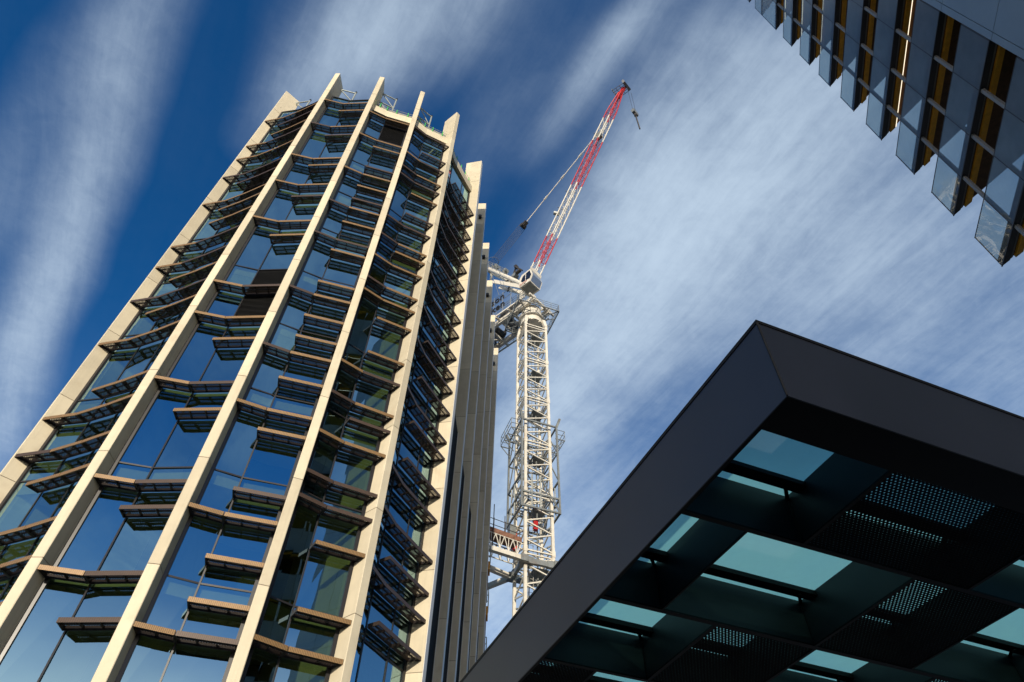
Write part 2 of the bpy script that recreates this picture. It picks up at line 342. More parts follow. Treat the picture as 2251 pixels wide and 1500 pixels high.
# ------------------------------------------------------------------ the finned building
bld = thing('office_tower', 'curved glass tower with tall cream vertical fins and bronze mesh sunshades', 'building', (-9, 24, GZ))
def dirdeg(a): return V((math.sin(math.radians(a)), -math.cos(math.radians(a)), 0))   # outward direction, degrees from -y towards +x
FINS = [  # front left corner, outward angle, thickness, top
    ((-17.28, 18.68), -45, 0.33), ((-13.25, 17.09), -2, 0.35), ((-10.05, 17.24), 9, 0.35), ((-7.15, 18.19), 21, 0.33),
    ((-4.55, 19.70), 50, 0.33), ((-2.745, 23.54), 78, 0.33), ((-2.43, 27.25), 86, 0.33), ((-2.17, 31.0), 86, 0.33),
    ((-1.87, 34.87), 86, 0.33), ((-1.62, 38.78), 86, 0.33), ((-1.32, 42.77), 86, 0.33)]
FL, FR, FO, FB = [], [], [], []
for (p, a, t) in FINS:
    o = dirdeg(a); r = V((-o.y, o.x, 0)); l = V((p[0], p[1], 0)); FL.append(l); FR.append(l+r*t); FO.append(o); FB.append(l-o*1.2)
JZ = [2.75+3.875*k for k in range(-1, 11)]+[46.65]
for i in range(11):
    m = MB(); L, R, o = FL[i], FR[i], FO[i]; dep = 1.2
    zs = [GZ]+JZ+[50.0]
    for a, b in zip(zs[:-1], zs[1:]):
        ga = 0.012 if a > GZ else 0; gb = 0.012 if b < 49.9 else 0
        ch = o*0.018; sh = (R-L).normalized()*0.018      # small arris
        m.cur = 0
        m.prism([L-ch*1.0, L+sh, R-sh, R-ch, R-o*dep, L-o*dep], a+ga, b-gb)
    m.cur = 1
    e = (R-L).normalized()*0.012
    m.prism([L-o*0.012+e, R-o*0.012-e, R-o*(dep-.02)-e, L-o*(dep-.02)+e], GZ+0.01, 49.9)
    ob = m.build('concrete_fin', [M['concrete'], M['joint']], bld)
    if i >= 5:
        q = MB(); w_ = R-L; q.prism([L+o*.001, R+o*.001, R+o*.022, L+o*.022], GZ, 49.96); q.build('lit_edge_strip', M['alu_lit_edge'], ob)  # pale strip imitates light caught on the fin's front edge
    if i < 6:                                 # form-tie holes near the head of the fin
        q = MB(); rr = V((-o.y, o.x, 0))
        for (d, z) in ((0.75, 48.3), (0.75, 47.5), (0.80, 46.3), (0.35, 47.4), (0.8, 44.9), (0.82, 44.0)):
            for side, pt in ((1, R), (-1, L)):
                c = pt-o*d+rr*(0.004*side); c.z = z
                q.tube(c, c+rr*(0.004*side), 0.028, 8)
        q.build('tie_hole', M['joint'], ob)

# sunshade front lines per bay (plan), the glass stands INSET behind them
FRONT = {1: [V((-17.02, 18.47, 0)), V((-15.70, 18.18, 0)), V((-14.40, 17.65, 0)), V((-13.26, 17.12, 0))],
         2: [FR[1]-FO[1]*.02, V((-11.72, 17.37, 0)), FL[2]-FO[2]*.03],
         3: [FR[2]-FO[2]*.02, V((-8.74, 17.77, 0)), FL[3]-FO[3]*.03],
         4: [FR[3]-FO[3]*.02, V((-6.04, 19.0, 0)), FL[4]-FO[4]*.05],
         5: [FR[4]-FO[4]*.03, V((-4.02, 21.15, 0)), V((-3.35, 22.54, 0)), FL[5]-FO[5]*.09]}
def inward(b):
    P = FRONT[b]; a0 = -FO[b-1]; a1 = -FO[b]; n = len(P); return [(a0*(1-k/(n-1))+a1*(k/(n-1))).normalized() for k in range(n)]
def line_at(b, d): return [p+i*d for p, i in zip(FRONT[b], inward(b))]
GIN, SHD = 0.56, 0.47
SH = {1: dict(full=[44.5, 40.5, 38.6, 36.2, 33.0, 28.7, 26.9, 24.2, 21.25, 17.05, 15.3, 11.9], half=[43.2, 41.7, 35.0, 32.0, 30.6, 25.5, 23.0, 18.3, 13.9, 10.6, 9.2]),
      2: dict(full=[45.12, 41.27, 36.69, 33.46, 29.59, 24.08, 21.86, 17.98, 13.48, 10.29], half=[43.88, 39.96, 35.84, 32.18, 28.28, 20.5, 16.62, 12.51, 8.93]),
      3: dict(full=[43.85, 40.35, 35.76, 31.91, 28.72, 24.15, 20.29, 17.15, 12.65, 8.86], half=[39.45, 36.78, 34.38, 32.92, 30.46, 27.8, 25.18, 22.7, 21.33, 18.84, 16.21, 13.63, 11.19, 9.83]),
      4: dict(full=[43.95, 40.1, 38.25, 37.25, 32.25, 30.4, 28.4, 26.5, 25.52, 20.56, 18.77, 16.75, 14.93, 13.9, 9.1], half=[41.4, 35.9, 33.6, 29.64, 24.17, 21.85, 17.95, 12.55, 10.28]),
      5: dict(full=[40.26, 38.42, 36.94, 35.96, 34.53, 32.68, 29.66, 28.35, 26.57, 24.1, 20.84, 16.59, 14.75, 12.36], half=[41.54, 31.73, 25.15, 22.61, 19.87, 17.86, 13.4, 11.02])}
DARK = {  # (bay, z): which segments of the fascia take the darker mesh (L left, R rest)
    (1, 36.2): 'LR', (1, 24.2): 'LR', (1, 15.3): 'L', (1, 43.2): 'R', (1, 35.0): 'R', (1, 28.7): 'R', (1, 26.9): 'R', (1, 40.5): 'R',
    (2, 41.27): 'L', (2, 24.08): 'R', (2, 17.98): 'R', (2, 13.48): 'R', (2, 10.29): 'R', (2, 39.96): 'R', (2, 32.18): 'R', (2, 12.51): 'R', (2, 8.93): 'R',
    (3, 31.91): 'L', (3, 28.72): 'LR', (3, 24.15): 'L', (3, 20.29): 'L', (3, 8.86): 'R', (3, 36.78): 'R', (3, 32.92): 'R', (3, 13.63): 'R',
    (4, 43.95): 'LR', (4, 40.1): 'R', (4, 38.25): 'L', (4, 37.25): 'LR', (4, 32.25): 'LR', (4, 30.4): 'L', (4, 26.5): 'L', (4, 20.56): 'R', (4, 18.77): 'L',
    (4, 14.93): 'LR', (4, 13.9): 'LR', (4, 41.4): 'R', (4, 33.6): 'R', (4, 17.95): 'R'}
def shade_seg(m, a, b, ia, ib, z, dark, capL, capR):
    """one tray of a sunshade: mesh fascia, side and rear channels, ribs and a perforated sheet above them"""
    h = 0.142; g = (b-a).normalized()*0.012; a = a+g; b = b-g; ra = a+ia*SHD; rb = b+ib*SHD; Z = lambda p, dz: V((p.x, p.y, z+dz))
    t = 0.03; n = (ia+ib).normalized()
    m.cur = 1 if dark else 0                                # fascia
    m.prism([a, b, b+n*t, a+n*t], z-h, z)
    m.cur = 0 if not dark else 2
    m.cur = 2
    dl = (b-a).normalized()
    for (p, q, s) in ((a, ra, 1), (b, rb, -1)):             # end plates
        o = dl*(t*0.5*s)
        m.prism([p+n*(t+.002), p+o*2+n*(t+.002), q+o*2, q], z-h+.004, z-.004)
    m.prism([ra+dl*.03, rb-dl*.03, rb-dl*.03-n*t, ra+dl*.03-n*t], z-h+.008, z-.008)   # rear channel
    mid = [(a+ra)/2+dl*.03, (b+rb)/2-dl*.03]
    m.bar(Z(mid[0], -0.06), Z(mid[1], -0.06), 0.03, 0.06)
    L = (b-a).length; k = max(2, round(L/0.55))
    for j in range(1, k):
        p = lerp(a, b, j/k)+n*(t+.004); q = lerp(ra, rb, j/k)-n*(t+.004); m.bar(Z(p, -0.062), Z(q, -0.062), 0.035, 0.075)
    m.cur = 3                                               # perforated sheet
    W0 = SHD
    m.face([Z(a+n*(t+.003)+dl*.03, -.018), Z(b+n*(t+.003)-dl*.03, -.018), Z(rb-n*t-dl*.03, -.018), Z(ra-n*t+dl*.03, -.018)], [(0, 0), (L, 0), (L, W0), (0, W0)])
shade_list = []
for b in SH:
    P = FRONT[b]; I = inward(b); n = len(P)
    for kind in ('full', 'half'):
        for z in SH[b][kind]:
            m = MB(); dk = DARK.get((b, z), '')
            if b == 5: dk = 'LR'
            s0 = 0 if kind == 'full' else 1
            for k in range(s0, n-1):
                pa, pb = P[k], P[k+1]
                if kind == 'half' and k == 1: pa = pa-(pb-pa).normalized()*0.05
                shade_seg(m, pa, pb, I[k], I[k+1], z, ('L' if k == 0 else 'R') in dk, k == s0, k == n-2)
            shade_list.append((b, z, m))
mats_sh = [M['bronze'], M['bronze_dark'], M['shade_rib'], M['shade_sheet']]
shade_list.sort(key=lambda t: t[1])
for b, z, m in shade_list[:100]: m.build('sunshade', mats_sh, bld)
rest = MB()
for b, z, m in shade_list[100:]:
    i = len(rest.v); nf = len(rest.f); rest.v += m.v; rest.f += [tuple(j+i for j in f) for f in m.f]; rest.mi += m.mi
    for k, u in m.uv.items(): rest.uv[nf+k] = u
if rest.v:
    o = rest.build('sunshade', mats_sh, bld); o['kind'] = 'stuff'

# windows: one frame per bay and storey with its panes
LOUV = {(2, 6): 'R', (3, 11): 'R', (1, 11): 'R', (1, 9): 'R'}
WB = [GZ+.3]+JZ[1:]      # storey levels
for b in range(1, 6):
    G = line_at(b, GIN); n = len(G); I = inward(b)
    top = 46.9 if b <= 2 else 44.98
    for s in range(len(WB)-1):
        z0, z1 = WB[s], min(WB[s+1], top)
        if s == len(WB)-2: z1 = top
        if z1-z0 < 0.3: continue
        fr = MB(); pn = MB(); lv = MB()
        for k in range(n-1):
            p, q = G[k], G[k+1]; dl = (q-p).normalized(); nn = (I[k]+I[k+1]).normalized()
            e = 0.05
            if k == 0: fr.prism([p, p+dl*.11, p+dl*.11-nn*.06, p-nn*.06], z0, z1)
            if k == n-2: fr.prism([q, q-dl*.11, q-dl*.11-nn*.06, q-nn*.06], z0, z1)
            if k > 0: fr.prism([p-dl*.025-nn*.03, p+dl*.025-nn*.03, p+dl*.025+nn*.08, p-dl*.025+nn*.08], z0, z1)
            fr.prism([p+dl*.03-nn*.025, q-dl*.03-nn*.025, q-dl*.03+nn*.06, p+dl*.03+nn*.06], z0, z0+.055)   # transom
            j = [nn*random.uniform(-.011, .011) for _ in range(4)]
            a, c = p+dl*.02, q-dl*.02
            if k >= 1 and LOUV.get((b, s)):
                zz = z0+.06
                while zz < z1-.05:
                    lv.hexa([V((*(a-nn*.02).xy, zz)), V((*(c-nn*.02).xy, zz)), V((*(c+nn*.05).xy, zz+.06)), V((*(a+nn*.05).xy, zz+.06))],
                            [V((*(a-nn*.02).xy, zz+.012)), V((*(c-nn*.02).xy, zz+.012)), V((*(c+nn*.05).xy, zz+.072)), V((*(a+nn*.05).xy, zz+.072))]); zz += .09
                lv.prism([a+nn*.06, c+nn*.06, c+nn*.09, a+nn*.09], z0+.05, z1-.01)
            else:
                pn.face([V((*(a+j[0]).xy, z0+.03)), V((*(c+j[1]).xy, z0+.03)), V((*(c+j[2]).xy, z1)), V((*(a+j[3]).xy, z1))])
        w = fr.build('window', M['frame'], bld)
        bl = MB()
        for k in range(n-1):
            if random.random() < .34 and not (k >= 1 and LOUV.get((b, s))):
                p, q = G[k], G[k+1]; nn = (I[k]+I[k+1]).normalized(); dl = (q-p).normalized(); dr = random.choice((.5, .8, 1.2, 1.9, 2.6))
                t0 = p+nn*.16+dl*.07; t1 = q+nn*.16-dl*.07; bl.prism([t0, t1, t1+nn*.01, t0+nn*.01], max(z0+.1, z1-.44-dr), z1-.44)
        if bl.f: bl.build('blind', M['blind'], w)
        if pn.f: pn.build('pane', M['glass'], w)
        if lv.f: lv.build('louvre', M['louvre'], w)
# body: floor slabs, interior core, roof, parapet beams, outer infill
outer = []
for b in range(1, 6): outer += [p.xy for p in line_at(b, GIN+.16)]
backs = [(-2.9-.62, 24.2), (-1.95-.62, 43.0), (-20.6, 43.0), (-20.0, 23.4)]
def clean(poly):
    r = []
    for p in poly:
        if not r or (V((p[0], p[1]))-V(r[-1])).length > .05: r.append((p[0], p[1]))
    return r
plan = clean([tuple(p) for p in outer]+backs)
sl_ = MB()
for z in JZ[1:]: sl_.prism(plan, z-.42, z-.02)
sl_.build('floor_slab', M['interior'], bld)
core = MB(); inner = []
for b in range(1, 6): inner += [tuple(p.xy) for p in line_at(b, GIN+3.6)]
core.prism(clean(inner+[(-6.5, 26), (-6, 42.0), (-20, 42.0), (-20, 25.5)]), GZ, 46.4)
core.build('core_wall', M['interior_dark'], bld)
pt = MB()                                   # partitions and columns seen through the glass
for b in range(1, 6):
    Lq = line_at(b, GIN+.25); Lb = line_at(b, GIN+3.55)
    for k in (0, len(Lq)-1):
        d = (Lq[1]-Lq[0]).normalized()*.06 if k == 0 else (Lq[-1]-Lq[-2]).normalized()*-.06
        pt.prism([Lq[k], Lq[k]+d, Lb[k]+d, Lb[k]], GZ+.1, 46.2)
pt.build('partition', M['interior'], bld)
rf = MB(); rf.prism(plan, 46.66, 46.9); rf.build('roof', M['roof'], bld)
par = MB()
for b in (3, 4, 5):
    A = line_at(b, .40); B = line_at(b, .72)
    for k in range(len(A)-1): par.prism([A[k], A[k+1], B[k+1], B[k]], 45.0, 45.85)
par.build('parapet_beam', M['concrete'], bld)
pg = MB()
for b in (1, 2):
    A = line_at(b, .50); B = line_at(b, .58)
    for k in range(len(A)-1): pg.prism([A[k], A[k+1], B[k+1], B[k]], 46.9, 47.0)
pg.build('parapet_cap', M['frame'], bld)
for b in (3, 4, 5):
    r = MB(); A = line_at(b, .62)
    for k in range(len(A)-1):
        for z in (46.2, 46.55, 46.9):
            r.tube((*A[k].xy, z), (*A[k+1].xy, z), .013, 5)
    pts = [lerp(A[k], A[k+1], t) for k in range(len(A)-1) for t in (.3, .8)]
    r.cur = 1
    for p in pts: r.bar((*p.xy, 45.8), (*p.xy, 47.0), .05, .05)
    r.build('roof_railing', [M['roofsteel'], M['greenclip']], bld)
for i in range(0, 5):                        # braced steel frames behind the fin heads
    b = i+1; A = line_at(b, .62); d = (A[1]-A[0]).normalized(); p = FR[i]-FO[i]*1.0; q = p+d*1.05; m = MB(); z0, z1 = 46.95, 49.6
    f = lambda P, z: (P.x, P.y, z)
    m.tube(f(q, z0-1), f(q, z1), .055, 8); m.tube(f(p, z1-.1), f(q, z1-.1), .05, 8); m.tube(f(p, z0+1.0), f(q, z0+1.0), .05, 8)
    m.tube(f(p, z1-.15), f(q, z0+1.0), .04, 8); m.tube(f(p, z0+.95), f(q, z0-.2), .04, 8)
    m.cur = 1; m.tube(f(q, z1), f(q, z1+.14), .075, 8)
    m.build('roof_brace', [M['roofsteel'], M['black']], bld)
for i in range(5, 10):                       # right flank: recessed wall and dark infill between the closely set fins
    L, R2 = FR[i], FL[i+1]; o = FO[i+1]
    top = (24.8, 24.85, 25.1, 25.2, 21.6)[i-5]
    m = MB(); m.prism([L-o*.30, R2-o*.34, R2-o*.9, L-o*.9], GZ, top)
    m.cur = 1; e = (R2-L).normalized()
    m.prism([R2-o*.31-e*.03, R2-o*.31, R2-o*.339, R2-o*.339-e*.03], GZ, top)
    m.build('dark_infill', [M['infill'], M['alu_lit_edge']], bld)
wb = MB(); wb.prism([FL[5]-FO[5]*1.0, FL[10]-FO[10]*1.0, FL[10]-FO[10]*1.3, FL[5]-FO[5]*1.3], GZ, 46.6); wb.build('flank_wall', M['infill'], bld)
lw = MB(); lg = MB()                         # left flank: banded wall running back from the first fin
fl = [(-16.75, 19.25), (-20.1, 23.3), (-20.7, 43.1)]
for (a, b_) in zip(fl[:-1], fl[1:]):
    a = V((*a, 0)); b_ = V((*b_, 0)); d = (b_-a).normalized(); n_ = V((d.y, -d.x, 0))
    if n_.x < 0: n_ = -n_
    for z0, z1 in zip([GZ]+JZ[1:-1], JZ[1:]):
        lw.prism([a.xy, b_.xy, (b_+n_*.25).xy, (a+n_*.25).xy], z1-1.2, z1-.01)
        lg.prism([(a+n_*.1).xy, (b_+n_*.1).xy, (b_+n_*.16).xy, (a+n_*.16).xy], z0, z1-1.2)
lw.build('flank_wall', M['concrete'], bld); lg.build('flank_glazing', M['cabglass'], bld)
for i in range(6, 11):                       # small round floodlights near the heads of the flank fins
    L, o = FL[i], FO[i]; rr = V((-o.y, o.x, 0)); c = L-o*.34-rr*.01; z = 47.65
    m = MB(); a = V((c.x, c.y, z)); m.tube(a, a-rr*.20, .13, 12); m.cur = 1; m.tube(a-rr*.20, a-rr*.23, .145, 12); m.cur = 0
    m.bar(a+V((0, 0, -.2)), a-rr*.12+V((0, 0, -.2)), .22, .05)
    m.build('floodlight', [M['black'], M['darkmach']], bld)

# ------------------------------------------------------------------ tower crane behind the building
crane = thing('tower_crane', 'white and red luffing tower crane rising behind the cream finned tower', 'crane', (2.2, 47.4, GZ))
AM = V((1.43, 45.98, 0)); AR = AM+V((2.2, .76, 0)); AL = AM+V((-.76, 2.2, 0)); AB = AR+AL-AM
LEG = [AM, AR, AB, AL]; CT = (AM+AR+AL+AB)/4
MZ = [57.99-5.58*k for k in range(0, 11)]
mast = MB(); at = lambda p, z: V((p.x, p.y, z))
for p in LEG: mast.bar(at(p, GZ), at(p, 58.3), .23, .23, (AR-AM))
for k, z1 in enumerate(MZ):
    z0 = z1-5.58
    for e in range(4):
        p, q = LEG[e], LEG[(e+1) % 4]
        mast.bar(at(p, z1-.06), at(q, z1-.06), .12, .12); mast.bar(at(p, z1-.42), at(q, z1-.42), .10, .10)
        for j in range(3):
            h = (5.58-.5)/3; a = z1-.48-h*j
            mast.bar(at(q, a), at(p, a-h/2), .10, .10); mast.bar(at(p, a-h/2), at(q, a-h+.06), .10, .10)
    for p in LEG:
        mast.bar(at(p, z1-.28), at(p, z1+.22), .29, .29, (AR-AM))
mo = mast.build('mast', M['white'], crane)
lad = MB()                                   # ladder, landings and hoist clutter inside the mast
lx = (AR-AM).normalized(); ly = (AL-AM).normalized(); c0 = AM+lx*.75+ly*.8
for s in (-.22, .22): lad.tube(at(c0+lx*s, 0), at(c0+lx*s, 57.5), .03, 5)
z = 0
while z < 57.4: lad.tube(at(c0-lx*.22, z), at(c0+lx*.22, z), .018, 4); z += .45
for k, z1 in enumerate(MZ[:10]):
    zz = z1-1.2
    lad.box((*(CT+lx*.35).xy, zz), 1.2, 1.5, .06, math.atan2(lx.y, lx.x))
    for s in (-.5, .5): lad.tube(at(CT+lx*s+ly*.5, zz), at(CT+lx*s+ly*.5, zz+1.0), .02, 4)
    lad.tube(at(CT-lx*.5+ly*.5, zz+1.0), at(CT+lx*.5+ly*.5, zz+1.0), .02, 4)
    lad.bar(at(AM+lx*.1+ly*.1, zz-.5), at(AB-lx*.1-ly*.1, zz-.5), .07, .07)
    lad.bar(at(AR-lx*.1+ly*.1, zz-2.6), at(AL+lx*.1-ly*.1, zz-2.6), .07, .07)
lad.tube(at(CT+lx*.25-ly*.2, 5), at(CT+lx*.25-ly*.2, 57), .07, 6)
lad.build('ladder', M['galv'], crane)
pc = MB(); c1 = AM+lx*.35+ly*.2
zq = 2.0
while zq < 58: pc.tube(at(c1+lx*(.05*math.sin(zq)), zq), at(c1+lx*(.05*math.sin(zq+1.4)), zq+1.4), .045, 6); zq += 1.4
pc.build('power_cable', M['rope'], crane)

# climbing frame (grey collar round the mast)
cf = MB(); OUT = .52
def off(sx, sy, d=OUT): return CT+lx*(sx*(2.33/2+d))+ly*(sy*(2.33/2+d))
CO = [off(-1, -1), off(1, -1), off(1, 1), off(-1, 1)]
zb, zt_ = 33.6, 43.4
for p in CO: cf.bar(at(p, zb), at(p, zt_), .15, .15, lx)
for z in (33.7, 35.1, 37.0, 43.2):
    for e in range(4):
        if z == 37.0 and e == 0: continue
        cf.bar(at(CO[e], z), at(CO[(e+1) % 4], z), .13, .15)
for e in range(4):
    p, q = CO[e], CO[(e+1) % 4]; mid = (p+q)/2
    for z0, z1 in ((33.7, 37.0), (37.0, 40.1), (40.1, 43.2)):
        if e == 0 and z0 > 34: continue
        cf.bar(at(p, z0), at(mid, z1), .085, .085); cf.bar(at(mid, z1), at(q, z0), .085, .085)
    if e != 0:
        for z in (37.0, 40.1): cf.bar(at(p, z), at(q, z), .1, .1)
    cf.bar(at(mid, 33.7), at(mid, 37.0), .1, .1); cf.bar(at(lerp(p, q, .27), 33.7), at(lerp(p, q, .27), 37.0), .1, .1)
for p in CO: cf.bar(at(p, 43.2), at(CT+(p-CT)*1.15, 44.1), .2, .2, lx)
cf.box((*off(-1, .55, .42).xy, 32.6), .5, .7, 1.3, .33)
fo = cf.build('climbing_frame', M['galv'], crane)
rb = MB(); rb.box((*off(-1, .75, .15).xy, 31.9), .35, .5, 1.5, .33); rb.box((*(CT-ly*.4).xy, 33.0), .35, .35, 1.0, .3)
rb.build('red_jack', M['red'], fo)
for sx in (-1, 1):                           # railed side platforms of the climbing frame
    m = MB(); a = off(sx, -.85, .5); b_ = off(sx, .85, .5); ou = lx*sx
    def rect(z, d0, d1): return [at(a+ou*d0, z), at(b_+ou*d0, z), at(b_+ou*d1, z), at(a+ou*d1, z)]
    m.cur = 1; q = rect(42.1, 0, .95); m.face(q, [(0, 0), (2.6, 0), (2.6, 1), (0, 1)]); m.cur = 0
    for z in (42.1, 42.65, 43.2):
        q = rect(z, .95, .95)
        m.tube(q[0], q[1], .03, 5); m.tube(at(a, z), at(a+ou*.95, z), .03, 5); m.tube(at(b_, z), at(b_+ou*.95, z), .03, 5)
    for t in (0, .33, .66, 1):
        p = lerp(a, b_, t)+ou*.95; m.tube(at(p, 42.1), at(p, 43.2), .026, 5); m.bar(at(lerp(a, b_, t), 42.06), at(p, 42.06), .06, .08)
        m.bar(at(lerp(a, b_, t), 41.0), at(lerp(a, b_, t)+ou*.9, 42.05), .06, .06)
    m.build('access_platform', [M['galv'], M['deckgrid']], fo)

# slewing table, decks, cab, A-frame, jib
dj = V((math.sin(math.radians(133)), math.cos(math.radians(133)), 0)); wj = V((dj.y, -dj.x, 0)); O = V((CT.x, CT.y, 0))
def J(s, z, w=0.0): p = O+dj*s+wj*w; return V((p.x, p.y, z))
slew = MB()
for p in LEG: slew.bar(at(p, 58.2), at(CT+(p-CT)*.85, 59.5), .34, .34, lx)
slew.tube(at(CT, 59.2), at(CT, 60.0), 1.25, 20); slew.tube(at(CT, 60.0), at(CT, 60.5), 1.45, 24); slew.tube(at(CT, 60.5), at(CT, 61.9), 1.1, 16)
for k in range(8):
    a = k*math.pi/4; r = V((math.cos(a), math.sin(a), 0)); slew.tube(at(CT+r*1.2, 59.0), at(CT+r*1.0, 59.9), .12, 8)
slew.build('slewing_ring', M['white'], crane)
wk = MB(); R0 = 2.35                         # square walkway under the turntable
cw = [CT+lx*(sx*R0)+ly*(sy*R0) for sx, sy in ((-1, -1), (1, -1), (1, 1), (-1, 1))]; ci = [CT+(p-CT)*.55 for p in cw]; zw = 60.3
for e in range(4):
    f = (e+1) % 4; wk.cur = 1
    wk.face([at(cw[e], zw), at(cw[f], zw), at(ci[f], zw), at(ci[e], zw)], [(0, 0), (4.7, 0), (3.6, 1.1), (1.1, 1.1)]); wk.cur = 0
    wk.bar(at(cw[e], zw), at(cw[f], zw), .1, .14); wk.bar(at(ci[e], zw), at(ci[f], zw), .08, .1); wk.bar(at(cw[e], zw), at(ci[e], zw), .08, .1)
    for t in (.25, .5, .75): wk.bar(at(lerp(cw[e], cw[f], t), zw-.02), at(lerp(ci[e], ci[f], t), zw-.02), .06, .08)
    for z in (zw+.4, zw+.75, zw+1.1): wk.tube(at(cw[e], z), at(cw[f], z), .025, 5)
    for t in (0, .2, .4, .6, .8): p = lerp(cw[e], cw[f], t); wk.tube(at(p, zw), at(p, zw+1.1), .025, 5)
wk.build('slew_walkway', [M['galv'], M['deckgrid']], crane)
# machinery deck (runs back, away from the jib)
dk = MB(); zd = 62.0; LB = -8.5
for w in (-1.25, 1.25): dk.bar(J(1.6, zd, w), J(LB, zd, w), .34, .75)
for w in (-2.1, 2.1): dk.bar(J(.8, zd+.1, w), J(LB, zd+.1, w), .12, .2)
for s in (1.5, 0, -1.8, -3.6, -5.4, -7.2, LB+.1): dk.bar(J(s, zd, -2.1), J(s, zd, 2.1), .2, .3)
for s in (-1.8, -5.4): dk.bar(J(s, zd, -1.2), J(s-1.8, zd, 1.2), .16, .2); dk.bar(J(s, zd, 1.2), J(s-1.8, zd, -1.2), .16, .2)
dk.cur = 1
for w0, w1 in ((-2.1, -1.4), (1.4, 2.1)):
    dk.face([J(.8, zd+.2, w0), J(LB, zd+.2, w0), J(LB, zd+.2, w1), J(.8, zd+.2, w1)], [(0, 0), (9, 0), (9, .7), (0, .7)])
dk.face([J(-3.0, zd+.3, -1.2), J(-6.8, zd+.3, -1.2), J(-6.8, zd+.3, 1.2), J(-3.0, zd+.3, 1.2)], [(0, 0), (3.8, 0), (3.8, 2.4), (0, 2.4)])
dk.build('machinery_deck', [M['white'], M['deckgrid']], crane)
rl = MB()
for w in (-2.12, 2.12):
    for z in (.6, 1.0, 1.4): rl.tube(J(.8, zd+z, w), J(LB, zd+z, w), .028, 5)
    s = .8
    while s > LB: rl.tube(J(s, zd+.2, w), J(s, zd+1.4, w), .028, 5); s -= 1.1
for z in (.6, 1.0, 1.4): rl.tube(J(LB, zd+z, -2.12), J(LB, zd+z, 2.12), .028, 5)
rl.build('deck_railing', M['galv'], crane)
mc = MB(); ang = math.atan2(dj.y, dj.x)
def jbox(m, s, w, z, a, b_, c): m.box(J(s, z, w), a, b_, c, ang)
for s in (-3.4, -5.6): mc.tube(J(s, zd+1.1, -1.0), J(s, zd+1.1, 1.0), .55, 14); mc.tube(J(s, zd+1.1, -1.1), J(s, zd+1.1, -1.0), .75, 14); mc.tube(J(s, zd+1.1, 1.0), J(s, zd+1.1, 1.1), .75, 14)
jbox(mc, -7.4, 0, zd+1.1, 1.5, 2.6, 1.6); jbox(mc, -1.4, .9, zd+1.0, 1.6, .9, 1.3)
jbox(mc, -8.3, 0, zd-1.2, .9, 3.4, 2.2)
mc.build('winch_house', M['darkmach'], crane)
# sign of cut-out letters on the deck railing
def text_mesh(txt, size, depth):
    cu = bpy.data.curves.new('t', 'FONT'); cu.body = txt; cu.size = size; cu.extrude = depth; cu.resolution_u = 2
    ob = bpy.data.objects.new('t', cu); COL.objects.link(ob); bpy.context.view_layer.update()
    me = bpy.data.meshes.new_from_object(ob.evaluated_get(bpy.context.evaluated_depsgraph_get()))
    bpy.data.objects.remove(ob); bpy.data.curves.remove(cu); return me
def place_text(m, txt, size, depth, org, xd, yd):
    me = text_mesh(txt, size, depth); xd = V(xd).normalized(); yd = V(yd).normalized(); zd_ = xd.cross(yd); i = len(m.v)
    m.v += [tuple(V(org)+xd*v.co.x+yd*v.co.y+zd_*v.co.z) for v in me.vertices]
    m.f += [tuple(i+j for j in p.vertices) for p in me.polygons]; m.mi += [m.cur]*len(me.polygons); bpy.data.meshes.remove(me)
sg = MB()
place_text(sg, 'rson', 1.55, .06, J(-5.1, zd+2.55, 2.2), dj, (0, 0, 1)); place_text(sg, 'cken', 1.55, .06, J(-5.1, zd+1.05, 2.2), dj, (0, 0, 1))
sg.cur = 1
for z in (2.5, 3.7, 1.0): sg.bar(J(-5.6, zd+z, 2.14), J(-1.2, zd+z, 2.14), .04, .04)
for s in (-5.4, -4.0, -2.6, -1.3): sg.bar(J(s, zd+.2, 2.14), J(s, zd+3.9, 2.14), .05, .05)
sg.build('letter_sign', [M['letter'], M['galv']], crane)
# operator's cab on the jib side, hung outside the frame
cb = MB(); cs, cwid, zc = 1.5, 1.9, 63.2
prof = [(-.95, 0), (.62, .0), (1.0, 1.0), (.72, 2.35), (-.6, 2.25), (-.95, 1.7)]
a0 = [J(cs+x, zc+z, 1.0) for x, z in prof]; a1 = [J(cs+x, zc+z, 2.75) for x, z in prof]
def loft(m, A, B):
    i = len(m.v); n = len(A); m.v += [tuple(p) for p in A]+[tuple(p) for p in B]
    m.f += [tuple(range(i, i+n)), tuple(range(i+2*n-1, i+n-1, -1))]+[(i+k, i+n+k, i+n+(k+1) % n, i+(k+1) % n) for k in range(n)]; m.mi += [m.cur]*(n+2)
loft(cb, a0, a1)
cb.cur = 1; cb.box(J(cs-.1, zc-.03, 1.87), 1.3, 1.3, .05, ang); cb.cur = 0
cb.bar(J(cs+.80, zc+2.40, .95), J(cs+.80, zc+2.40, 2.8), .5, .07, (dj.x, dj.y, -.2))
cbo = cb.build('cab', [M['white'], M['galv']], crane)
cg = MB()
cg.face([J(cs+x, zc+z, 2.762) for x, z in ((.02, .62), (.62, .5), (.84, 1.05), (.6, 2.1), (.05, 1.98))])
cg.face([J(cs+x, zc+z, 2.762) for x, z in ((-.72, 1.1), (-.5, .72), (-.06, .65), (-.04, 1.95), (-.45, 1.78))])
cg.build('side_window', M['cabglass'], cbo)
cf2 = MB()
def fp(x, z, w): return J(cs+x, zc+z, w)
cf2.face([fp(.665, .1, 1.12), fp(1.012, 1.0, 1.12), fp(1.012, 1.0, 2.63), fp(.665, .1, 2.63)]); cf2.face([fp(1.012, 1.02, 1.12), fp(.742, 2.3, 1.12), fp(.742, 2.3, 2.63), fp(1.012, 1.02, 2.63)])
cf2.build('front_window', M['cabfront'], cbo)
